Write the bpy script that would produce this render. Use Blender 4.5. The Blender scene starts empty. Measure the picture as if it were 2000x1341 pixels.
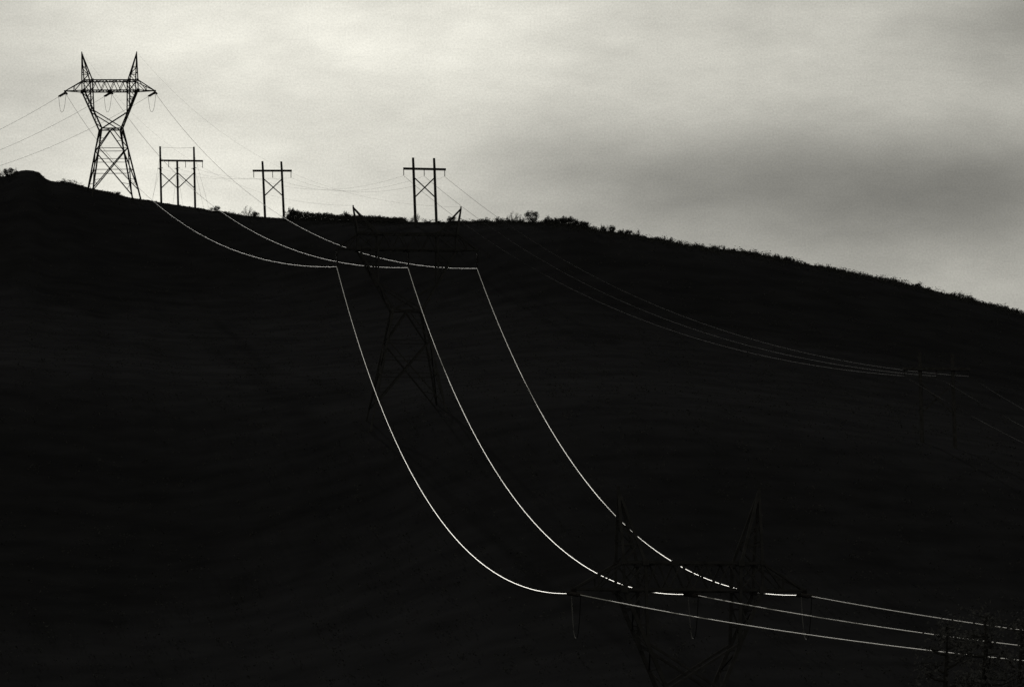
import bpy, math, random
from mathutils import Vector, Matrix, noise
R = math.radians
sc = bpy.context.scene
C = sc.collection

# ------------------------------------------------------------------ camera
F = 200.0 / 36.0 * 2000.0              # focal length in photo pixels
PITCH = R(4.78)
cam_d = bpy.data.cameras.new('camera'); cam = bpy.data.objects.new('camera', cam_d); C.objects.link(cam)
cam_d.lens = 200.0; cam_d.sensor_width = 36.0; cam_d.clip_start = 0.5; cam_d.clip_end = 60000
cam.location = (0, 0, 0); cam.rotation_euler = (R(90) + PITCH, 0, 0)
sc.camera = cam

# ------------------------------------------------------------------ light
SUN_EL, SUN_AZ = R(14.5), R(-9.0)      # low sun behind the hill, just beyond the left edge
sd = Vector((math.sin(SUN_AZ) * math.cos(SUN_EL), math.cos(SUN_AZ) * math.cos(SUN_EL), math.sin(SUN_EL)))
sun_l = bpy.data.lights.new('sun', 'SUN'); sun_l.energy = 2.0; sun_l.angle = R(0.5); sun_l.color = (1.0, 0.975, 0.91)
sun = bpy.data.objects.new('sun', sun_l); C.objects.link(sun)
sun.rotation_euler = sd.to_track_quat('Z', 'Y').to_euler()
sc.view_settings.view_transform = 'Standard'
sc.view_settings.look = 'None'; sc.view_settings.exposure = 0.0; sc.view_settings.gamma = 1.0

world = bpy.data.worlds.new('World'); sc.world = world; world.use_nodes = True
nt = world.node_tree; nt.nodes.clear(); N = nt.nodes.new; LK = nt.links.new
out = N('ShaderNodeOutputWorld')
tc = N('ShaderNodeTexCoord'); sep = N('ShaderNodeSeparateXYZ'); LK(tc.outputs['Generated'], sep.inputs[0])
def M(op, a, b=None, c=None):
    m = N('ShaderNodeMath'); m.operation = op
    for i, v in enumerate((a, b, c)):
        if v is None: continue
        if isinstance(v, (int, float)): m.inputs[i].default_value = v
        else: LK(v, m.inputs[i])
    return m.outputs[0]
yy = M('MAXIMUM', sep.outputs[1], 0.15)
uu = M('MULTIPLY_ADD', M('DIVIDE', sep.outputs[0], yy), F / 1000, 1.0)     # azimuth of the cloud field
vv = M('MULTIPLY', M('DIVIDE', sep.outputs[2], yy), F / 1000)              # height of the cloud field
cmb = N('ShaderNodeCombineXYZ'); LK(uu, cmb.inputs[0]); LK(vv, cmb.inputs[1])
mp = N('ShaderNodeMapping'); mp.inputs['Rotation'].default_value = (0, 0, R(12)); mp.inputs['Scale'].default_value = (1.3, 3.2, 1)
LK(cmb.outputs[0], mp.inputs[0])
def NZ(scale, det, rough, src):
    n = N('ShaderNodeTexNoise'); n.inputs['Scale'].default_value = scale; n.inputs['Detail'].default_value = det
    n.inputs['Roughness'].default_value = rough; LK(src, n.inputs['Vector']); return n
n1 = NZ(1.3, 5, 0.5, mp.outputs[0])
warp = N('ShaderNodeVectorMath'); warp.operation = 'MULTIPLY_ADD'
LK(n1.outputs['Color'], warp.inputs[0]); warp.inputs[1].default_value = (0.3, 0.09, 0)
wadd = N('ShaderNodeVectorMath'); wadd.operation = 'SUBTRACT'; LK(cmb.outputs[0], wadd.inputs[0]); wadd.inputs[1].default_value = (0.15, 0.045, 0)
LK(wadd.outputs[0], warp.inputs[2])
def gauss(c, s):
    v = N('ShaderNodeVectorMath'); v.operation = 'MULTIPLY_ADD'; LK(warp.outputs[0], v.inputs[0])
    v.inputs[1].default_value = (1 / s[0], 1 / s[1], 0); v.inputs[2].default_value = (-c[0] / s[0], -c[1] / s[1], 0)
    d = N('ShaderNodeVectorMath'); d.operation = 'DOT_PRODUCT'; LK(v.outputs[0], d.inputs[0]); LK(v.outputs[0], d.inputs[1])
    return M('POWER', math.exp(-1), d.outputs['Value'])
SKY_W = [0.393, 0.001, 0.008, 0.004, -0.058, -0.039, 0.007, 0.104, 0.153, 0.034, 0.165, 0.011, 0.138, 0.027, 0.067, 0.117, -0.006, 0.007, -0.032, 0.06, 0.168, -0.013, -0.049, -0.158, 0.023, -0.033, 0.048, -0.095, -0.115, 0.007, 0.066, 0.029, -0.018, -0.192, 0.035, -0.171]
acc = M('MULTIPLY_ADD', gauss((0.5, 1.5), (3.0, 1.0)), SKY_W[0], 0.125)
k = 1
for cu in (-.1, .25, .6, .95, 1.3, 1.65, 2.0):
    for cv in (1.0, 1.13, 1.26, 1.4, 1.56):
        acc = M('MULTIPLY_ADD', gauss((cu, cv), (.32, .115)), SKY_W[k], acc); k += 1
n2 = NZ(3.2, 8, 0.62, mp.outputs[0])
n3 = NZ(260, 2, 0.8, cmb.outputs[0])
acc = M('MULTIPLY', acc, M('MULTIPLY_ADD', n2.outputs['Fac'], 0.60, 0.72))
acc = M('MULTIPLY', acc, M('MULTIPLY_ADD', n3.outputs['Fac'], 0.50, 0.75))
# behind the viewer and overhead the deck is heavy: only the side of the sun is bright
front = N('ShaderNodeMapRange'); LK(sep.outputs[1], front.inputs[0])
front.inputs[1].default_value = 0.0; front.inputs[2].default_value = 0.8; front.inputs[3].default_value = 0.85; front.inputs[4].default_value = 1.0
acc = M('MULTIPLY', acc, front.outputs[0])
tint = N('ShaderNodeCombineColor')
for i, t in enumerate((1.03, 1.008, 0.895)): LK(M('MULTIPLY', acc, t), tint.inputs[i])
bg1 = N('ShaderNodeBackground'); LK(tint.outputs[0], bg1.inputs[0]); bg1.inputs[1].default_value = 1.0
sky = N('ShaderNodeTexSky'); sky.sky_type = 'NISHITA'; sky.sun_disc = False
sky.sun_elevation = SUN_EL; sky.sun_rotation = SUN_AZ
bw = N('ShaderNodeRGBToBW'); LK(sky.outputs[0], bw.inputs[0])
bg2 = N('ShaderNodeBackground'); LK(bw.outputs[0], bg2.inputs[0]); bg2.inputs[1].default_value = 0.0015
add = N('ShaderNodeAddShader'); LK(bg1.outputs[0], add.inputs[0]); LK(bg2.outputs[0], add.inputs[1]); LK(add.outputs[0], out.inputs[0])

# ------------------------------------------------------------------ helpers
def P(u, y, D):
    """the point that lies D metres north of the viewpoint along the sight line of photo pixel (u, y)"""
    a, b = (u - 1000) / F, -(y - 670.5) / F
    d = Vector((a, math.cos(PITCH) - b * math.sin(PITCH), math.sin(PITCH) + b * math.cos(PITCH)))
    return d * (D / d.y)

def material(name, col, rough=0.8, metal=0.0, var=0.25, scale=3.0, spec=0.3, bump=0.0):
    m = bpy.data.materials.new(name); m.use_nodes = True
    t = m.node_tree; b = t.nodes['Principled BSDF']
    b.inputs['Roughness'].default_value = rough; b.inputs['Metallic'].default_value = metal
    b.inputs['Specular IOR Level'].default_value = spec
    co = t.nodes.new('ShaderNodeTexCoord'); nz = t.nodes.new('ShaderNodeTexNoise')
    nz.inputs['Scale'].default_value = scale; nz.inputs['Detail'].default_value = 6
    t.links.new(co.outputs['Object'], nz.inputs['Vector'])
    r = t.nodes.new('ShaderNodeValToRGB'); t.links.new(nz.outputs['Fac'], r.inputs[0])
    r.color_ramp.elements[0].position = 0.3; r.color_ramp.elements[1].position = 0.7
    r.color_ramp.elements[0].color = [c * (1 - var) for c in col] + [1]
    r.color_ramp.elements[1].color = [c * (1 + var) for c in col] + [1]
    t.links.new(r.outputs[0], b.inputs['Base Color'])
    if bump:
        bp = t.nodes.new('ShaderNodeBump'); bp.inputs['Strength'].default_value = bump
        t.links.new(nz.outputs['Fac'], bp.inputs['Height']); t.links.new(bp.outputs[0], b.inputs['Normal'])
    return m
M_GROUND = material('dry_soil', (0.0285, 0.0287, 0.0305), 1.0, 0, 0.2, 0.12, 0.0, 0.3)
M_LEAF = material('scrub_leaves', (0.072, 0.072, 0.068), 0.95, 0, 0.3, 2.0, 0.0)
M_TREELEAF = material('tree_leaves', (0.115, 0.115, 0.11), 0.95, 0, 0.2, 2.0, 0.0)
M_BARK = material('bark', (0.050, 0.048, 0.043), 0.95, 0, 0.3, 6.0, 0.0)
M_STEEL = material('weathered_steel', (0.062, 0.061, 0.058), 1.0, 0.0, 0.25, 1.2, 0.0)
M_WOOD = material('creosoted_wood', (0.07, 0.068, 0.064), 1.0, 0, 0.35, 2.5, 0.0)
M_INSUL = material('brown_porcelain', (0.035, 0.03, 0.027), 0.5, 0, 0.2, 5.0, 0.3)
M_CABLE = material('bright_aluminium', (0.85, 0.84, 0.80), 0.62, 1.0, 0.05, 0.6)
M_JUMPER = material('smooth_aluminium', (0.15, 0.147, 0.14), 0.17, 1.0, 0.05, 0.6)
M_GREYCABLE = material('dim_glint_aluminium', (0.40, 0.395, 0.38), 0.62, 1.0, 0.15, 0.4)  # darker cable copy: weaker sun glint of the upper spans put into the colour
M_DULLCABLE = material('dull_dim_glint_cable', (0.055, 0.054, 0.051), 0.85, 1.0, 0.4, 0.35)  # dull thin wires; dark base colour also stands in for their faint glint
M_SHIELD = material('galvanised_strand', (0.08, 0.08, 0.075), 0.8, 0.0, 0.2, 1.0, 0.1)

def tag(o, label=None, cat=None, group=None, kind=None):
    if label: o['label'] = label
    if cat: o['category'] = cat
    if group: o['group'] = group
    if kind: o['kind'] = kind
    return o

class MB:
    def __init__(s): s.v = []; s.f = []
    def tube(s, pts, rad, n=4, phase=0.785, caps=True):
        pts = [Vector(p) for p in pts]; base = len(s.v); m = len(pts)
        if not hasattr(rad, '__len__'): rad = [rad] * m
        for i, p in enumerate(pts):
            t = (pts[min(i + 1, m - 1)] - pts[max(i - 1, 0)]).normalized()
            ref = Vector((0, 0, 1)) if abs(t.z) < 0.9 else Vector((0, 1, 0))
            a = t.cross(ref).normalized(); b = t.cross(a)
            for j in range(n):
                w = phase + j * 2 * math.pi / n
                s.v.append(p + (a * math.cos(w) + b * math.sin(w)) * rad[i])
        for i in range(m - 1):
            for j in range(n):
                k0 = base + i * n; k1 = k0 + n; j2 = (j + 1) % n
                s.f.append((k0 + j, k0 + j2, k1 + j2, k1 + j))
        if not caps: return s
        s.f.append(tuple(base + j for j in range(n))[::-1]); s.f.append(tuple(base + (m - 1) * n + j for j in range(n)))
        return s
    def bar(s, a, b, w): return s.tube([a, b], w * 0.7071)
    def blob(s, c, r, sq=(1, 1, 1)):
        base = len(s.v); c = Vector(c)
        for i in range(1, 4):
            for j in range(6):
                th, ph = math.pi * i / 4, j * math.pi / 3
                s.v.append(c + Vector((math.sin(th) * math.cos(ph) * sq[0], math.sin(th) * math.sin(ph) * sq[1], math.cos(th) * sq[2])) * r)
        s.v += [c + Vector((0, 0, r * sq[2])), c - Vector((0, 0, r * sq[2]))]
        for j in range(6):
            j2 = (j + 1) % 6
            s.f.append((base + 18, base + j, base + j2)); s.f.append((base + 19, base + 12 + j2, base + 12 + j))
            for i in range(2): s.f.append((base + 6 * i + j, base + 6 * i + 6 + j, base + 6 * i + 6 + j2, base + 6 * i + j2))
        return s
    def leaf(s, c, size, rnd):
        a = Vector((rnd.gauss(0, 1), rnd.gauss(0, 1), rnd.gauss(0, 1))).normalized()
        b = a.orthogonal().normalized(); q = rnd.uniform(0, 6.28)
        b = Matrix.Rotation(q, 3, a) @ b; e = a.cross(b) * size * rnd.uniform(.35, .6); b = b * size
        base = len(s.v); c = Vector(c); s.v += [c - b, c + e, c + b, c - e]; s.f.append((base, base + 1, base + 2, base + 3))
    def build(s, name, mat, parent=None, smooth=False):
        me = bpy.data.meshes.new(name); me.from_pydata([tuple(v) for v in s.v], [], s.f); me.update()
        if smooth: me.polygons.foreach_set('use_smooth', [True] * len(me.polygons))
        me.materials.append(mat); o = bpy.data.objects.new(name, me); C.objects.link(o)
        if parent: o.parent = parent
        return o

def empty(name, loc, rz=0.0):
    o = bpy.data.objects.new(name, None); o.location = loc; o.rotation_euler = (0, 0, rz); C.objects.link(o); return o

# ------------------------------------------------------------------ terrain
SKY = [(-1500, 395), (-600, 352), (-200, 345), (0, 347), (20, 345), (32, 337), (50, 334), (72, 336), (80, 343), (92, 354), (110, 357), (135, 358), (150, 362),
       (175, 369), (200, 375), (225, 380), (250, 387), (275, 391), (300, 394), (310, 397), (345, 402), (380, 407), (405, 411),
       (412, 414), (430, 414), (450, 419), (470, 422), (500, 425), (535, 427), (553, 428), (600, 430), (700, 433), (790, 435),
       (850, 436), (880, 437), (900, 436), (930, 435), (1000, 435), (1030, 436), (1060, 437), (1100, 439), (1130, 443),
       (1160, 450), (1200, 457), (1240, 462), (1280, 469), (1330, 479), (1380, 487), (1440, 493), (1500, 502), (1560, 516),
       (1600, 522), (1650, 533), (1700, 543), (1750, 553), (1800, 564), (1850, 576), (1900, 589), (1950, 601), (2000, 615),
       (2300, 690), (3200, 900), (5000, 1150), (9000, 1400)]
SK = []
for u, y in SKY:
    p = P(u, y, 1.0); SK.append((p.x, p.z))
def pl(tab, x):
    if x <= tab[0][0]: return tab[0][1]
    for i in range(1, len(tab)):
        if x <= tab[i][0]:
            a, b = tab[i - 1], tab[i]; return a[1] + (b[1] - a[1]) * (x - a[0]) / (b[0] - a[0])
    return tab[-1][1]
RT = [(-.2, 1330), (-.045, 1330), (-.0145, 1225), (.01, 1180), (.1, 1150), (.3, 1100)]
G = [(0, -.013), (.06, -.07), (.15, -.15), (.28, -.185), (.36, -.13), (.44, -.035), (.5, .06), (.58, .20), (.70, .475), (.8, .61), (.9, .775), (1, 1.0),
     (1.06, 1.053), (1.12, 1.105), (1.2, 1.165), (1.3, 1.18), (1.5, 1.05), (2, .6), (3, .2), (5, .05), (60, .0)]
def hermite(tab, x):
    n = len(tab)
    if x >= tab[-1][0]: return tab[-1][1]
    i = 0
    while i < n - 2 and x > tab[i + 1][0]: i += 1
    (x0, y0), (x1, y1) = tab[i], tab[i + 1]
    def sl(j):
        if j <= 0 or j >= n - 1: return 0.0
        a = (tab[j][1] - tab[j - 1][1]) / (tab[j][0] - tab[j - 1][0]); b = (tab[j + 1][1] - tab[j][1]) / (tab[j + 1][0] - tab[j][0])
        return 0.0 if a * b <= 0 else 2 * a * b / (a + b)
    h = x1 - x0; t = max(0.0, min(1.0, (x - x0) / h)); m0, m1 = sl(i), sl(i + 1)
    return (2*t**3-3*t**2+1)*y0 + (t**3-2*t**2+t)*h*m0 + (-2*t**3+3*t**2)*y1 + (t**3-t**2)*h*m1
def ground(x, y):
    """height of the hill: valley in front of the viewer, slope, long ridge, falling away behind"""
    d = math.hypot(x, y)
    if y <= 1: t = 9.0 if x > 0 else -9.0
    else: t = x / y
    tt = max(-.35, min(.9, t)); Rr = sum(pl(RT, tt + .012 * o) for o in (-2, -1, 0, 1, 2)) / 5; e = pl(SK, tt)
    D = max(y, 0) if abs(t) < .35 else d
    q = D / Rr
    # the skyline's small steps live only near the ridge; lower down the slope is smooth
    es = sum(pl(SK, tt + o) for o in (-.02, -.01, 0, .01, .02)) / 5
    w = max(0.0, min(1.0, (q - .8) / .18)); e = es + (e - es) * w * w * (3 - 2 * w)
    fade = 1.0 if abs(t) < .35 else max(0.25, 1 - (abs(t) - .35) / 2)
    z = hermite(G, q) * Rr * e * fade
    rough = noise.noise(Vector((x * .012, y * .012, 3))) * .9 + noise.noise(Vector((x * .05, y * .05, 7))) * .25
    near = min(1, D / 60) * (1 - max(0, 1 - abs(q - 1) / .12)) * (0.25 if q > 1 else 1)
    z += rough * near * (0.5 if q < .35 else 1)
    z += noise.noise(Vector((x * .35, y * .35, 1))) * .12 * min(1, D / 60)
    kx, ky = x - 27.0, y - 330.0
    z += 13.0 * math.exp(-(kx * kx + ky * ky) / (2 * 22 ** 2))
    return z

def build_ground():
    az = []
    a = -180.0
    while a < 180.0 - 1e-6:
        az.append(a); aa = abs(a + .02)
        a += .06 if aa < 7 else (.5 if aa < 20 else 4.0)
    ds = [0.5, 3, 8]
    d = 15.0
    while d < 900: ds.append(d); d += 10 if d < 700 else 7
    while d < 1380: ds.append(d); d += 3.2
    while d < 1800: ds.append(d); d += 25
    while d < 40000: ds.append(d); d *= 1.18
    v = [(0, 0, ground(0, 0.1))]; f = []
    na = len(az)
    for d in ds:
        for a in az:
            x, y = math.sin(R(a)) * d, math.cos(R(a)) * d
            v.append((x, y, ground(x, y)))
    for j in range(na): f.append((0, 1 + (j + 1) % na, 1 + j))
    for i in range(len(ds) - 1):
        for j in range(na):
            j2 = (j + 1) % na; b0 = 1 + i * na; b1 = b0 + na
            f.append((b0 + j, b0 + j2, b1 + j2, b1 + j))
    me = bpy.data.meshes.new('hill'); me.from_pydata(v, [], f); me.update()
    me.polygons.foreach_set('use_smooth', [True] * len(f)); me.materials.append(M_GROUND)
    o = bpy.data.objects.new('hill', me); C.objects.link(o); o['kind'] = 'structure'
build_ground()

def ridge_point(u, dq=0.0):
    t = P(u, 400, 1.0).x; D = sum(pl(RT, t + .012 * o) for o in (-2, -1, 0, 1, 2)) / 5 * (1 + dq); x = t * D
    return Vector((x, D, ground(x, D)))

# ------------------------------------------------------------------ spans of wire
def span_pts(p, q, sag, n=48):
    return [p.lerp(q, i / n) - Vector((0, 0, 4 * sag * (i / n) * (1 - i / n))) for i in range(n + 1)]
def wire(name, p, q, sag, rad, mat, label, cat='cable', group=None, n=64):
    mid = (p + q) / 2; pts = [a - p for a in span_pts(p, q, sag, n)]
    o = MB().tube(pts, rad, 8, 0, False).build(name, mat, None, True); o.location = p
    return tag(o, label, cat, group)

# ------------------------------------------------------------------ lattice towers
def insulator_string_mesh(mb, a, b, r=0.19, discs=13, dbl=0.27):
    ax = (b - a); side = ax.cross(Vector((0, 0, 1)))
    side = (side.normalized() if side.length > .05 else Vector((0, 1, 0))) * dbl
    mb.tube([a, a + ax * .06], .05, 4)
    for s_ in (-1, 1):
        a2, b2 = a + ax * .07 + side * s_, b - ax * .07 + side * s_
        pts, rad = [], []
        for i in range(discs):
            t = i / (discs - 1)
            for dt, rr in ((0, .05), (.012, r), (.032, r * .8), (.034, .05)):
                pts.append(a2.lerp(b2, t * .96 + dt)); rad.append(rr)
        mb.tube(pts, rad, 8)
    for e, s0 in ((a, .07), (b, -.07)):
        mb.bar(e + ax * s0 - side * 1.25, e + ax * s0 + side * 1.25, .12)
    mb.tube([b - ax * .06, b], .05, 4)

def lattice_tower(loc, yaw, label, sp, leg_drop, tilt=0.0):
    T = empty('lattice_tower', loc, yaw); T.rotation_euler.y = tilt; tag(T, label, 'power pylon', 'lattice pylons of the big line')
    zw, zj, za, zt, zp = sp['z']; bx, wx, ox, ix, px, tx = sp['x']; dy = sp['dy']; LW, BW, SW = sp['w']
    sg = (-1, 1)
    def leg_at(sx, sy, z):
        t = z / zw; return Vector((sx * (bx + (wx - bx) * t), sy * (bx + (wx * .92 - bx) * t), z))
    for i, (sx, sy) in enumerate(((-1, -1), (1, -1), (1, 1), (-1, 1))):
        mb = MB(); mb.bar(leg_at(sx, sy, -leg_drop[i]), leg_at(sx, sy, zw), LW)
        c = leg_at(sx, sy, -leg_drop[i]); mb.bar(c - Vector((0, 0, .8)), c + Vector((0, 0, .25)), .7)
        mb.build('leg', M_STEEL, T)
    br = MB(); h1 = zw * .68; h2 = zw * .335
    for axis in (0, 1):
        for s in sg:
            def c(m, z):
                return leg_at(m, s, z) if axis == 0 else leg_at(s, m, z)
            top = (c(-1, zw) + c(1, zw)) / 2
            for m in sg: br.bar(top, c(m, h1), BW)
            br.bar(c(-1, h1), c(1, h1), SW); br.bar(c(-1, h2), c(1, h2), SW); br.bar(c(-1, h2 * .5 + h1 * .5), c(1, h2 * .5 + h1 * .5), SW * .8)
            for m in sg:
                br.bar(c(m, h1), c(-m, 0.0), BW)
                cr = c(m, h1).lerp(c(-m, 0), .44)
                br.bar(c(m, (h1 + h2) / 2), c(m, h1).lerp(c(-m, 0), .25), SW * .8)
                br.bar(c(-m, h2 * .5), c(m, h1).lerp(c(-m, 0), .72), SW * .8)
                br.bar(c(-m, h2 * .5), c(m, h1).lerp(c(-m, 0), .87), SW * .7)
                br.bar(c(m, h1 + (zw - h1) * .5), (top + c(m, h1)) / 2, SW * .8)
    br.build('body_bracing', M_STEEL, T)
    wf = MB()
    for s in sg:
        wf.bar((-wx, s * wx * .92, zw), (wx, s * wx * .92, zw), BW); wf.bar((s * wx, -wx * .92, zw), (s * wx, wx * .92, zw), BW)
    for m in sg: wf.bar((-wx, m * wx * .92, zw), (wx, -m * wx * .92, zw), SW)
    wf.build('waist_frame', M_STEEL, T)
    jx = wx + (ox - wx) * (zj - zw) / (za - zw); jd = wx * .92 + (dy - wx * .92) * (zj - zw) / (za - zw)
    for sx in sg:
        mb = MB()
        for sy in sg:
            lo = Vector((sx * wx, sy * wx * .92, zw)); j = Vector((sx * jx, sy * jd, zj)); hi = Vector((sx * ox, sy * dy, za))
            mb.bar(lo, j, LW); mb.bar(j, hi, LW); mb.bar(j + Vector((-sx * .1, 0, 0)), (sx * ix, sy * dy, zt), LW * .8)
            mb.bar(j + Vector((-sx * .15, 0, -.1)), (-sx * wx, sy * wx * .92, zw), BW)
            for t0 in (.33, .66):
                a = j.lerp(hi, t0); mb.bar(a, (sx * (jx + (ix - jx) * t0), a.y, a.z), SW)
                mb.bar(a, (sx * (jx + (ix - jx) * (t0 + .33)), sy * dy, a.z + (za - zj) * .33), SW)
        for i in range(5):
            t0, t1 = i / 5, (i + 1) / 5; q = 1 if i % 2 else -1
            def o_(t, sy): return Vector((sx * (wx + (ox - wx) * t), sy * (wx * .92 + (dy - wx * .92) * t), zw + (za - zw) * t))
            mb.bar(o_(t0, q), o_(t1, -q), SW); mb.bar(o_(t1, -1), o_(t1, 1), SW * .8)
        mb.build('fork_arm', M_STEEL, T)
    bd = MB()
    for sy in sg:
        bd.bar((-ox, sy * dy, za), (ox, sy * dy, za), BW * 1.2); bd.bar((-ox, sy * dy, zt), (ox, sy * dy, zt), BW * 1.2)
        nb = 8; xs = [-ix + 2 * ix * i / nb for i in range(nb + 1)]
        for i in range(nb):
            a, b = (za, zt) if i % 2 == 0 else (zt, za); bd.bar((xs[i], sy * dy, a), (xs[i + 1], sy * dy, b), SW * 1.1)
        for sx in sg:
            bd.bar((sx * ox, sy * dy, za), (sx * ox, sy * dy, zt), BW); bd.bar((sx * ix, sy * dy, za), (sx * ox, sy * dy, zt), SW)
            bd.bar((sx * ix, sy * dy, zt), (sx * ox, sy * dy, za), SW)
    for zz in (za, zt):
        for i in range(9):
            x0 = -ox + 2 * ox * i / 8; bd.bar((x0, -dy, zz), (x0, dy, zz), SW)
            if i < 8: bd.bar((x0, dy * (-1) ** i, zz), (x0 + ox / 4, -dy * (-1) ** i, zz), SW)
    for sx in sg:
        for sy in sg:   # gusset plates on the main joints
            for gx, gz, gs in ((ox, za, .62), (ix, zt, .55), (ox, zt, .4)):
                bd.bar((sx * gx - gs / 2, sy * (dy + .02), gz), (sx * gx + gs / 2, sy * (dy + .02), gz), gs)
    bd.bar((-.35, -dy, za - .05), (-.35, dy, za - .05), .3); bd.bar((.15, -.4, za - .1), (.15, .4, za - .1), .5)
    bd.build('bridge_beam', M_STEEL, T)
    for sx in sg:
        mb = MB(); ap = Vector((sx * px, 0, zp))
        for sy in sg:
            o1, i1 = Vector((sx * ox, sy * dy, zt)), Vector((sx * ix, sy * dy, zt))
            mb.bar(o1, ap, BW * 1.15); mb.bar(i1, ap, BW * 1.15)
            for t in (.25, .5): mb.bar(o1.lerp(ap, t), i1.lerp(ap, t), SW)
            mb.bar(o1.lerp(ap, .0), i1.lerp(ap, .25), SW); mb.bar(o1.lerp(ap, .5), i1.lerp(ap, .25), SW)
        for t in (.3, .6):
            mb.bar(Vector((sx * ox, dy, zt)).lerp(ap, t), Vector((sx * ox, -dy, zt)).lerp(ap, t), SW)
        mb.bar(ap - Vector((0, 0, .1)), ap + Vector((0, 0, .35)), .2); mb.build('shield_wire_peak', M_STEEL, T)
    for sx in sg:
        mb = MB(); tip = Vector((sx * tx, 0, za + .05))
        for sy in sg:
            lo, up = Vector((sx * ox, sy * dy, za)), Vector((sx * ox, sy * dy, zt))
            mb.bar(lo, tip, BW); mb.bar(up, tip, BW * .9)
            mb.bar(lo.lerp(tip, .5), up.lerp(tip, .5), SW); mb.bar(lo.lerp(tip, .5), up.lerp(tip, .02), SW)
        for t in (.35, .65): mb.bar(Vector((sx * ox, dy, za)).lerp(tip, t), Vector((sx * ox, -dy, za)).lerp(tip, t), SW)
        mb.bar(tip - Vector((.25, 0, 0)), tip + Vector((.25, 0, 0)), .34); mb.build('cross_arm', M_STEEL, T)
    return T

def tips(loc, yaw, sp, tilt=0.0):
    zw, zj, za, zt, zp = sp['z']; tx = sp['x'][5]; px = sp['x'][4]
    m = Matrix.Translation(loc) @ Matrix.Rotation(yaw, 4, 'Z') @ Matrix.Rotation(tilt, 4, 'Y')
    return [m @ Vector((x, 0, za - .36)) for x in (-tx, 0.15, tx)], [m @ Vector((s * px, 0, zp + .3)) for s in (-1, 1)]

SP_T = dict(z=(14.8, 19.0, 23.7, 26.1, 32.6), x=(5.3, 2.45, 6.3, 4.35, 6.42, 10.5), dy=1.9, w=(.33, .21, .13))
SP_S = dict(z=(14.8, 19.0, 24.2, 26.6, 30.6), x=(5.3, 2.3, 7.6, 4.6, 8.3, 10.8), dy=1.6, w=(.28, .19, .12))

# centres of the three pylons: conductor height and photo position fix them, depth comes from their size
def tower_spot(u, y, D, above):
    p = P(u, y, D); return Vector((p.x, p.y, p.z - above))
TILT = R(-1.7)
T1 = tower_spot(215, 179.5, 1313, 23.55) + Vector((.7, 0, 0)); Y1 = R(12)
T2 = tower_spot(795, 522, 867, 24.2 - 2.7); Y2 = R(7.0)
T3 = tower_spot(1346, 1160, 508, 23.34); Y3 = R(10.0)
def drops(loc, yaw, half):
    out_ = []
    for sx, sy in ((-1, -1), (1, -1), (1, 1), (-1, 1)):
        q = Matrix.Rotation(yaw, 3, 'Z') @ Vector((sx * half, sy * half, 0)) + loc
        out_.append(max(-4.0, loc.z - ground(q.x, q.y)) + .5)
    print('tower base above ground', [round(v, 1) for v in out_]); return out_
t1 = lattice_tower(T1, Y1, 'tall steel lattice pylon standing on the left ridge against the bright sky', SP_T, drops(T1, Y1, 5.3), TILT)
t2 = lattice_tower(T2, Y2, 'dark lattice pylon on the middle slope, only its two peaks above the skyline', SP_S, drops(T2, Y2, 5.3))
t3 = lattice_tower(T3, Y3, 'nearest dark lattice pylon, low on the slope beneath the brightest cables', SP_T, drops(T3, Y3, 5.3))
tp1, pk1 = tips(T1, Y1, SP_T, TILT); tp2, pk2 = tips(T2, Y2, SP_S); tp3, pk3 = tips(T3, Y3, SP_T)
sus2 = [p - Vector((0, 0, 2.4)) for p in tp2]
T0 = [p + Vector((-102, 60, -14.5 + 0)) for p in tp1]      # the line's next support lies beyond the left edge
T4 = [Vector((p.x + 99, 200, 6.5)) for p in tp3]

def local_part(parent, mb, name, mat, smooth=False):
    inv = (Matrix.Translation(parent.location) @ parent.rotation_euler.to_matrix().to_4x4()).inverted()
    mb.v = [inv @ Vector(v) for v in mb.v]; return mb.build(name, mat, parent, smooth)
def tang(p, q, sag): return ((q - p) - Vector((0, 0, 4 * sag))).normalized()
SAG01, SAG12, SAG23, SAG34 = 9.5, 10.6, 13.0, 5.0
RW = 0.048
SL = 2.0
def dead_end(tower, pts, prev, psag, nxt, nsag, drop=3.9):
    ends = []
    for p, a, b in zip(pts, prev, nxt):
        ta, tb = tang(p, a, psag), tang(p, b, nsag)
        ea, eb = p + ta * SL, p + tb * SL
        for e in (ea, eb):
            mb = MB(); mb.bar(p + Vector((0, 0, .42)), p - Vector((0, 0, .12)), .42); insulator_string_mesh(mb, p, e); local_part(tower, mb, 'insulator_string', M_INSUL)
        L = [];
        for i in range(25):
            t = i / 24; u_ = 2 * t - 1
            c = ea.lerp(eb, t); L.append(c - Vector((0, 0, drop * (1 - abs(u_) ** 2.6))))
        mb = MB().tube(L, RW * .8, 8, 0, False); local_part(tower, mb, 'jumper_cable', M_JUMPER, True)
        ends.append((ea, eb))
    return ends
e1 = dead_end(t1, tp1, T0, SAG01, sus2, SAG12)
e3 = dead_end(t3, tp3, sus2, SAG23, T4, SAG34)
for p in tp2:
    mb = MB(); mb.bar(p + Vector((0, 0, .5)), p, .12); insulator_string_mesh(mb, p, p - Vector((0, 0, 2.35)), dbl=.18); local_part(t2, mb, 'insulator_string', M_INSUL)

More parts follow.
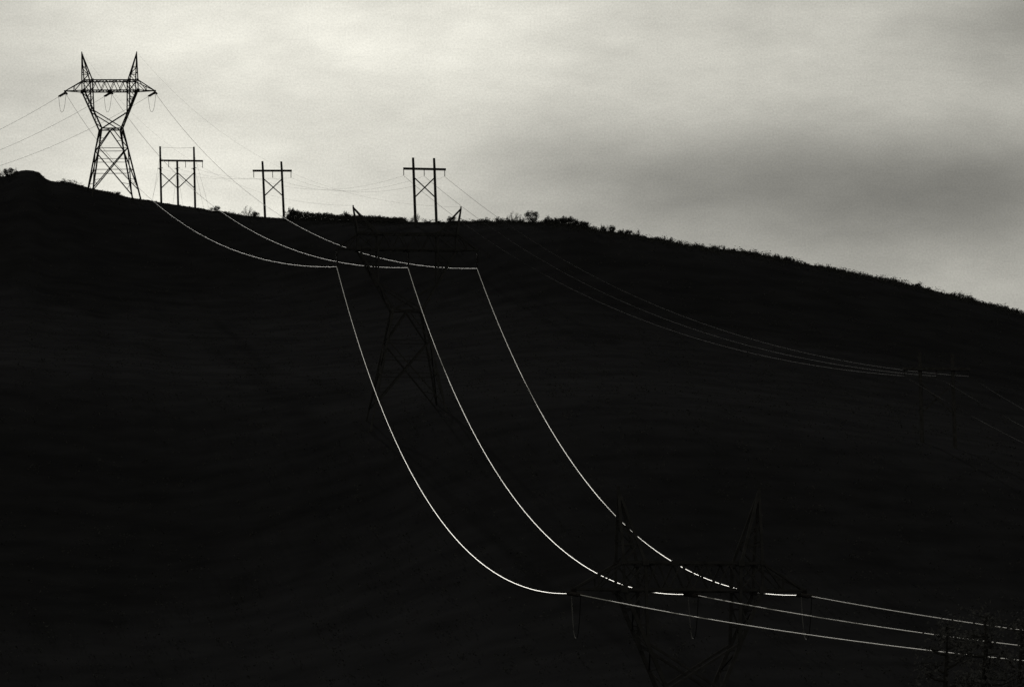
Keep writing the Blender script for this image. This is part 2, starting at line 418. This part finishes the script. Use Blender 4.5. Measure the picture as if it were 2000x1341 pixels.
pos = ('left', 'middle', 'right')
lab01 = ['pale cable falling from left arm of the ridge pylon to the left photo edge',
         'pale cable falling left from centre of the ridge pylon, passing behind its legs',
         'pale cable falling left from right arm of the ridge pylon to the left knoll']
lab12 = ['leftmost grey cable sagging over the upper hillside below the ridge pylon',
         'middle grey cable sagging from ridge pylon over the upper hillside',
         'rightmost grey cable sagging from ridge pylon, starting below the two-pole frame']
lab23 = ['leftmost of the three long gleaming cables plunging down the black slope',
         'middle one of the three long gleaming cables plunging down the black slope',
         'rightmost of the three long gleaming cables plunging down the black slope']
lab34 = ['lowest gleaming cable running to the lower right edge of the photo',
         'middle gleaming cable of the three running to the lower right edge',
         'uppermost gleaming cable of the three running to the lower right edge']
for i in range(3):
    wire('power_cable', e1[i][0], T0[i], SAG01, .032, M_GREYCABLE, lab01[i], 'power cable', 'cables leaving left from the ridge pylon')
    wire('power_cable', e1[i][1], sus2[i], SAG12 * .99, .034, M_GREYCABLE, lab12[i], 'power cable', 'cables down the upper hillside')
    wire('power_cable', sus2[i], e3[i][0], SAG23 * .99, RW, M_CABLE, lab23[i], 'power cable', 'gleaming cables down the black slope')
    wire('power_cable', e3[i][1], T4[i], SAG34, RW, M_CABLE, lab34[i], 'power cable', 'gleaming cables at the lower right')
for i, w_ in enumerate(('left', 'right')):
    wire('shield_wire', pk1[i], pk2[i], 9.0, .010, M_SHIELD, 'hair-thin wire from the %s peak of the ridge pylon sagging down to the right' % w_, 'shield wire', 'thin shield wires')

# ------------------------------------------------------------------ wooden H-frames along the ridge
def insul(mb, a, L=1.45, r=.13):
    pts, rad = [], []
    for i in range(10):
        t = i / 10
        for dt, rr in ((0, .05), (.015, r), (.05, r * .85), (.055, .05)): pts.append(a - Vector((0, 0, (t + dt) * L))); rad.append(rr)
    mb.tube(pts, rad, 8)
def h_frame(pu, D, ytop, yarm, armu, insu, yx, lean, label, ybase, extra=None, group='wooden pole frames along the ridge'):
    """pu: photo columns of the poles at the cross arm; heights from photo rows at depth D"""
    c0 = P(sum(pu) / len(pu), yarm[0], D)
    zg = P(pu[0], ybase, D).z - 2.5
    gz = min(ground(P(u_, 400, D).x, D) for u_ in pu)
    base = Vector((c0.x, D, min(zg, gz - .5)))
    T = empty('h_frame_pole', base); tag(T, label, 'power pole', group)
    def W(u_, y_, dd=0): return P(u_, y_, D) + Vector((0, dd, 0)) - base
    for i, u_ in enumerate(pu):
        top = W(u_ - lean * .25, ytop[i]); arm = W(u_, yarm[0])
        ub = u_ + lean * (ybase - yarm[0]) / 100.0; bt = W(ub, ybase); d = (bt - arm) / (arm.z - bt.z); bt = arm + d * arm.z
        MB().tube([bt, arm, top], [.31, .28, .25], 10, 0).build('pole', M_WOOD, T, False)
    ca = MB(); ca.bar(W(armu[0], yarm[0], -.26), W(armu[1], yarm[1], -.26), .42)
    ca.bar(W(armu[0], yarm[0], .26), W(armu[1], yarm[1], .26), .42); ca.build('cross_arm', M_WOOD, T)
    for i in range(len(pu) - 1):
        br = MB(); l0 = lean * .2
        br.bar(W(pu[i] + l0, yx[0], -.2), W(pu[i + 1] + lean * .5, yx[1], -.2), .24)
        br.bar(W(pu[i + 1] + l0, yx[0], .02), W(pu[i] + lean * .5, yx[1], .08), .24)
        br.bar(W((pu[i] + pu[i + 1]) / 2 + lean * .35 - .8, sum(yx) / 2, -.1), W((pu[i] + pu[i + 1]) / 2 + lean * .35 + .8, sum(yx) / 2, -.1), .3)
        br.build('cross_brace', M_WOOD, T)
    at = []
    for u_ in insu:
        ya = yarm[0] + (yarm[1] - yarm[0]) * (u_ - armu[0]) / (armu[1] - armu[0])
        a = W(u_, ya + 1.5); mb = MB(); L = 12.5 / (F / D) ; insul(mb, a, L); mb.build('insulator_string', M_INSUL, T)
        at.append(a + base - Vector((0, 0, L)))
    if extra: extra(T, W, base)
    return T, at
h1_at = []
def h1_extra(T, W, base):
    tw = MB().tube([W(312.7, 287.5), W(345, 289.5), W(377.5, 288.5)], .03, 6); tw.build('top_wire', M_SHIELD, T)
    for u_ in (313.2, 346, 379):
        mb = MB(); mb.blob(W(u_, 330, -.3), .34, (1, 1, 1.3)); mb.bar(W(u_ - 5, 329.5, -.3), W(u_ + 5, 328.2, -.3), .16); mb.bar(W(u_ - .2, 331, -.3), W(u_ + 3, 333, -.3), .22)
        mb.build('anchor_fitting', M_INSUL, T)
        h1_at.append(W(u_ + 4, 330) + base)
    for (ua, ya, ub) in ((313, 300, 290), (313, 330, 284), (346, 332, 331), (379, 300, 420), (380, 330, 408), (346, 332, 362)):
        a = W(ua, ya); g = P(ub, 400, 1585); gx = g.x; gp = Vector((gx, 1590, ground(gx, 1590) - .3)) - base
        MB().tube([a, gp], .022, 5).build('guy_wire', M_SHIELD, T)
H1, at1x = h_frame((313.2, 346, 379.2), 1560, (286, 313.5, 287), (313.5, 314.5), (312.5, 396.5), (329.5, 362.5, 395.5), (337, 368), 2.2,
             'three-pole wooden frame with two crossed braces beside the lattice pylon', 402, h1_extra)
H2, at2 = h_frame((513.6, 550.4), 1411, (315, 315.5), (333.5, 333.5), (493.5, 570), (495.6, 532.5, 568.4), (349, 383), 4.5,
            'two-pole wooden frame with crossed brace in the middle of the skyline', 427)
H3, at3 = h_frame((807.6, 848.6), 1229, (308, 309), (329.3, 331), (787.5, 871), (788.5, 828.5, 868.6), (346.5, 386), 3.6,
            'two-pole wooden frame with crossed brace, rightmost on the skyline', 436)
H5, at5 = h_frame((1797, 1861), 842, (688, 690), (720, 721), (1764, 1894), (1766, 1829, 1892), (748, 808), 3.0,
            'dark two-pole wooden frame on the black right slope, hardly visible', 858)
gH = 'thin cables of the wooden pole line'
for i, w_ in enumerate(pos):
    wire('overhead_wire', h1_at[i], at2[i], 1.3, .014, M_DULLCABLE, 'faint %s wire between the three-pole frame and the middle two-pole frame' % w_, 'wire', gH)
    wire('overhead_wire', at2[i], at3[i], 3.0 + .25 * i, .015, M_DULLCABLE, 'faint %s wire sagging between the two wooden two-pole frames' % w_, 'wire', gH)
    wire('overhead_wire', at3[i], at5[i], 8.9, .028, M_DULLCABLE,
         ('faint lowest wire crossing the black right slope', 'faint middle wire crossing the black right slope', 'faint uppermost wire crossing the black right slope')[i], 'wire', gH)
    e6 = P((2900, 2960, 3020)[i], 1150, 600)
    wire('overhead_wire', at5[i], e6, 4.1, .028, M_DULLCABLE,
         ('faint lowest wire leaving at the right photo edge', 'faint middle wire leaving at the right photo edge', 'faint uppermost wire leaving at the right photo edge')[i], 'wire', gH)

# ------------------------------------------------------------------ shrubs (unit height prototypes)
def proto_shrub(kind, seed):
    r = random.Random(seed); st, fo = MB(), MB()
    def branch(p, d, L, rad, depth):
        q = p + d * L; m = p.lerp(q, .5) + Vector((r.gauss(0, .06), r.gauss(0, .06), r.gauss(0, .03))) * L
        st.tube([p, m, q], [rad, rad * .8, rad * .55], 4)
        ends.append((q, L, depth))
        if depth > 0:
            for _ in range(r.choice((2, 3, 3))):
                nd = (d + Vector((r.gauss(0, .45), r.gauss(0, .45), r.gauss(.12, .3)))).normalized()
                branch(p.lerp(q, r.uniform(.45, 1)), nd, L * r.uniform(.5, .8), rad * .55, depth - 1)
    ends = []
    if kind == 'bare':
        for _ in range(7):
            d = Vector((r.gauss(0, .55), r.gauss(0, .55), 1)).normalized(); branch(Vector((r.gauss(0, .05), r.gauss(0, .05), -.08)), d, .42, .022, 3)
        for q, L, dp in ends:
            if dp <= 1 and r.random() < .7:
                for _ in range(3): fo.leaf(q + Vector((r.gauss(0, .03), r.gauss(0, .03), r.gauss(0, .03))), r.uniform(.015, .03), r)
        for _ in range(160):
            fo.leaf(Vector((r.gauss(0, .2), r.gauss(0, .2), abs(r.gauss(0, .16)))), r.uniform(.03, .05), r)
    elif kind == 'fan':
        for _ in range(11):
            d = Vector((r.gauss(0, .38), r.gauss(0, .38), 1)).normalized(); branch(Vector((r.gauss(0, .1), r.gauss(0, .1), -.08)), d, .5, .02, 2)
        for q, L, dp in ends:
            for _ in range(12): fo.leaf(q + Vector((r.gauss(0, .045), r.gauss(0, .045), r.gauss(0, .06))), r.uniform(.03, .06), r)
        for _ in range(520):
            fo.leaf(Vector((r.gauss(0, .24), r.gauss(0, .24), abs(r.gauss(0, .24)))), r.uniform(.03, .05), r)
    elif kind == 'round':
        for _ in range(6):
            d = Vector((r.gauss(0, .4), r.gauss(0, .4), 1)).normalized(); branch(Vector((0, 0, -.08)), d, .26, .03, 2)
        for k_ in range(46):
            th = r.uniform(0, 6.28); rr = .34 * math.sqrt(r.random()); zc = r.uniform(.22, .82); sc_ = 1 - abs(zc - .55) * .9
            c = Vector((math.cos(th) * rr * 1.25 * sc_, math.sin(th) * rr * 1.25 * sc_, zc))
            for _ in range(46): fo.leaf(c + Vector((r.gauss(0, .075), r.gauss(0, .075), r.gauss(0, .06))), r.uniform(.02, .045), r)
    else:  # low cushion
        for _ in range(8):
            d = Vector((r.gauss(0, .8), r.gauss(0, .8), 1)).normalized(); branch(Vector((r.gauss(0, .2), r.gauss(0, .2), -.08)), d, .36, .022, 2)
        for k_ in range(22):
            c = Vector((r.gauss(0, .42), r.gauss(0, .42), abs(r.gauss(.2, .22)))); c.z = min(c.z, .85)
            for _ in range(34): fo.leaf(c + Vector((r.gauss(0, .1), r.gauss(0, .1), r.gauss(0, .07))), r.uniform(.025, .06), r)
    st.blob((0, 0, -.1), .32, (1, 1, .2))
    zs = max(v.z for v in fo.v + st.v); k_ = 1 / zs
    for b in (st, fo): b.v = [v * k_ for v in b.v]
    T = empty('shrub', (0, 0, 0)); a = st.build('stem', M_BARK, T); b = fo.build('foliage', M_LEAF, T); return T, a, b
PRO = {}
def shrub(kind, loc, h, wid, label, group, name='shrub', rnd=random.Random(5)):
    key = (kind, rnd.randrange(3)); first = key not in PRO
    if first: PRO[key] = proto_shrub(kind, ord(kind[0]) % 7 + key[1] * 31 + len(kind)); T = PRO[key][0]
    else:
        s = PRO[key]; T = s[0].copy(); C.objects.link(T)
        for ch in s[1:]: c = ch.copy(); C.objects.link(c); c.parent = T
    T.name = name; T.location = loc; T.rotation_euler = (0, 0, rnd.uniform(0, 6.28)); T.scale = (wid, wid, h)
    tag(T, label, 'shrub', group); return T

gS = 'shrubs standing on the skyline'
SH = [  # photo column, height px, width factor, kind, label
 (18, 15, 1.1, 'round', 'ragged bush on top of the knoll at the left photo edge', None),
 (4, 14, .9, 'low', 'bush cut by the left photo edge, on the knoll', None),
 (32, 9, .25, 'bare', 'single bare twig beside the knoll bush', None),
 (115, 5, 1.6, 'low', 'low cushion shrub between the knoll and the pylon', None),
 (131, 7, 1.2, 'low', 'small mound shrub on the slope left of the pylon', None),
 (228, 7, 1.2, 'round', 'small bush seen between the legs of the ridge pylon', None),
 (413, 10, .9, 'bare', 'pair of ragged twigs right of the three-pole frame, left one', None),
 (423, 11, .7, 'fan', 'pair of ragged twigs right of the three-pole frame, right one', None),
 (466, 8, .8, 'bare', 'short twiggy shrub just left of the tall bare shrub', None),
 (483, 23, .55, 'bare', 'tall bare shrub with spiky twigs left of the middle frame', None),
 (498, 12, .8, 'fan', 'bushy shrub between the tall bare shrub and middle frame', None),
 (571, 21, .75, 'fan', 'tall end bush of the thicket, right of the middle frame', None),
 (676, 17, .5, 'fan', 'upright bush standing above the thicket top', None),
 (722, 14, .5, 'bare', 'thin tuft on the thicket right of the pylon peak', None),
 (742, 12, .6, 'fan', 'small tuft near the right end of the thicket', None),
 (806, 12, .8, 'bare', 'low twiggy shrub at the left foot of the right frame', None),
 (814, 17, .7, 'bare', 'spread twigs right beside the left pole of the right frame', None),
 (837, 6, .8, 'low', 'tiny shrub between the poles of the right frame', None),
 (860, 5, 1.0, 'low', 'tiny shrub right of the right frame', None),
 (883, 13, 1.0, 'round', 'dark mound bush between the right frame and a pylon peak', None),
 (936, 8, 1.3, 'low', 'low bush left of the bare skyline tuft', None),
 (948, 8, 1.2, 'low', 'low bush beside the bare skyline tuft', None),
 (972, 11, .7, 'bare', 'bare tuft left of the spiky bush on the middle ridge', None),
 (1002, 22, .75, 'bare', 'spiky bush with bare twigs on the middle ridge', None),
 (1018, 14, .6, 'bare', 'slanting twigs between the spiky and the round bush', None),
 (1040, 21, .95, 'round', 'dense round bush standing alone on the middle ridge', None),
 (1072, 17, .8, 'fan', 'first fan-shaped bush right of the dense round bush', None),
 (1085, 13, .9, 'fan', 'second fan-shaped bush right of the dense round bush', None),
 (1100, 18, .9, 'fan', 'widest fan-shaped bush in the row on the ridge', None),
 (1113, 15, .7, 'fan', 'fan-shaped bush at the row end before the slope drops', None),
 (1124, 17, .5, 'fan', 'upright narrow bush where the ridge starts to fall', None),
 (1136, 11, .8, 'fan', 'bush just below the upright narrow bush', None),
 (1145, 11, .8, 'fan', 'last bush of the dense row on the ridge', None),
 (1179, 15, .5, 'fan', 'narrow upright bush right of the gap in the row', None),
 (1187, 17, .3, 'bare', 'thin bare twig between two upright bushes', None),
 (1195, 15, .5, 'fan', 'dark pointed bush beside a thin bare twig', None),
 (1211, 10, .9, 'fan', 'small loose bush on the upper right slope', None),
 (1226, 11, .9, 'fan', 'rounded loose bush on the upper right slope', None),
 (1246, 14, .4, 'bare', 'curved bare twigs ending the bush row', None),
 (1284, 7, .8, 'fan', 'small solitary tuft on the right skyline', None),
 (1311, 8, .6, 'bare', 'faint bare twig on the right skyline', None),
 (1394, 10, .9, 'bare', 'loose feathery bush on the right skyline', None),
 (1414, 11, .35, 'round', 'tiny ball-topped bush on the right skyline', None),
 (1462, 7, 1.3, 'low', 'low wide bush on the right skyline', None),
 (1513, 10, .3, 'fan', 'left one of two thin upright sprigs', None),
 (1520, 10, .3, 'fan', 'right one of two thin upright sprigs', None),
 (1537, 9, .9, 'fan', 'tufted bush right of the two thin sprigs', None),
 (1658, 8, 1.7, 'low', 'wide low hummock bush on the falling right skyline', None),
 (1745, 8, 1.1, 'round', 'dark lump bush on the falling right skyline', None),
 (1792, 9, .8, 'round', 'small flat-topped bush near the right edge', None),
 (1985, 9, .4, 'fan', 'last upright sprig at the right photo edge', None)]
for u, hp, wf_, kd, lb, _ in SH:
    g = ridge_point(u); s = g.y / F; h = hp * s * 1.12 + .3; wf_ = wf_ * 1.15
    shrub(kd, g + Vector((0, random.Random(u).uniform(-2, 2), -.2)), h, h * wf_, lb, gS)

# ---- scrub cover (uncountable): leaf clumps over the ridge and, thinner, down the slope
def scrub(name, label, samples):
    rnd = random.Random(11); mb = MB()
    for x, y, z, h, w, n in samples:
        for _ in range(n):
            t = rnd.random() ** .8
            mb.leaf(Vector((x + rnd.gauss(0, w * .4), y + rnd.gauss(0, w * .4), z + h * t - .1)), rnd.uniform(.07, .15) * (1 + .4 * w), rnd)
    return tag(mb.build(name, M_LEAF), label, 'scrub', None, 'stuff')
rnd = random.Random(3); S = []
for i in range(8000):
    u = rnd.uniform(-180, 2250); g = ridge_point(u, rnd.gauss(0, .006))
    n_ = noise.noise(Vector((u * .021, 5, 0))) + .5 * noise.noise(Vector((u * .09, 9, 0))); 
    am = max(.2, .55 + n_ * .7) * (2.3 if u > 900 else 1)
    if 560 < u < 560: am = 0
    if u < 560: am *= .85
    if 100 > u > 34: am *= .15
    S.append((g.x, g.y, g.z - .1, am * rnd.uniform(.15, .6) * rnd.choice((1, 1, 1, 1.6)), rnd.uniform(.25, .7), 18))
for i in range(7000):
    y = 420 + 900 * rnd.random(); x = y * rnd.uniform(-.11, .11)
    S.append((x, y, ground(x, y), rnd.uniform(.5, 1.3), rnd.uniform(.6, 1.5), 8))
scrub('scrub', 'black low scrub covering the whole hillside and its ragged ridge', S)
# dense thicket right of the middle frame
S = []
for i in range(1500):
    u = rnd.uniform(561, 792); g = ridge_point(u, rnd.uniform(-.004, .01)); s = g.y / F
    top = pl([(561, 8), (568, 16), (585, 17.5), (610, 14.5), (645, 15.5), (655, 12), (700, 13), (735, 11), (790, 9.5), (794, 4)], u) * (1 + .22 * noise.noise(Vector((u * .15, 2, 2))) + .3 * noise.noise(Vector((u * .6, 4, 2))))
    S.append((g.x, g.y, g.z, top * s * rnd.uniform(.75, 1.03), .7, 16))
scrub('thicket', 'long dense thicket filling the ridge between the two two-pole frames', S)

# ------------------------------------------------------------------ near tree at the lower right
def tree(x, y, h, seed, label):
    r = random.Random(seed); z = ground(x, y); T = empty('tree', (x, y, z - .3)); tag(T, label, 'tree', 'trees in the dark foreground')
    tr, cr = MB(), MB(); tr.tube([(0, 0, 0), (.3, 0, h * .35), (-.2, .2, h * .7), (0, 0, h * .97)], [.42, .32, .18, .04], 8)
    for i in range(34):
        t = .3 + .68 * i / 33; zz = h * t; L = (1.05 - t) * h * .30 * r.uniform(.6, 1.15) + .5; a = r.uniform(0, 6.28)
        d = Vector((math.cos(a), math.sin(a), r.uniform(.15, .7))).normalized(); p = Vector((0, 0, zz)); q = p + d * L
        tr.tube([p, p.lerp(q, .5) + Vector((0, 0, -.1 * L)), q], [.1, .06, .02], 5)
        for k_ in range(4):
            c = p.lerp(q, r.uniform(.45, 1.05)) + Vector((r.gauss(0, .4), r.gauss(0, .4), r.gauss(0, .3)))
            tr.tube([p.lerp(q, .6), c], [.035, .012], 4)
            for _ in range(26): cr.leaf(c + Vector((r.gauss(0, .35), r.gauss(0, .35), r.gauss(0, .28))), r.uniform(.08, .16), r)
    tr.build('trunk', M_BARK, T); cr.build('crown', M_TREELEAF, T)
for u, D, ytop, seed, lb in ((1850, 330, 1205, 1, 'dark tree behind which the lower right cables turn dashed'),
                     (1925, 322, 1190, 2, 'second dark tree toward the right edge, hiding cable ends'),
                     (1995, 335, 1200, 4, 'dark tree at the lower right corner')):
    p = P(u, ytop, D); tree(p.x, D, p.z - ground(p.x, D), seed, lb)
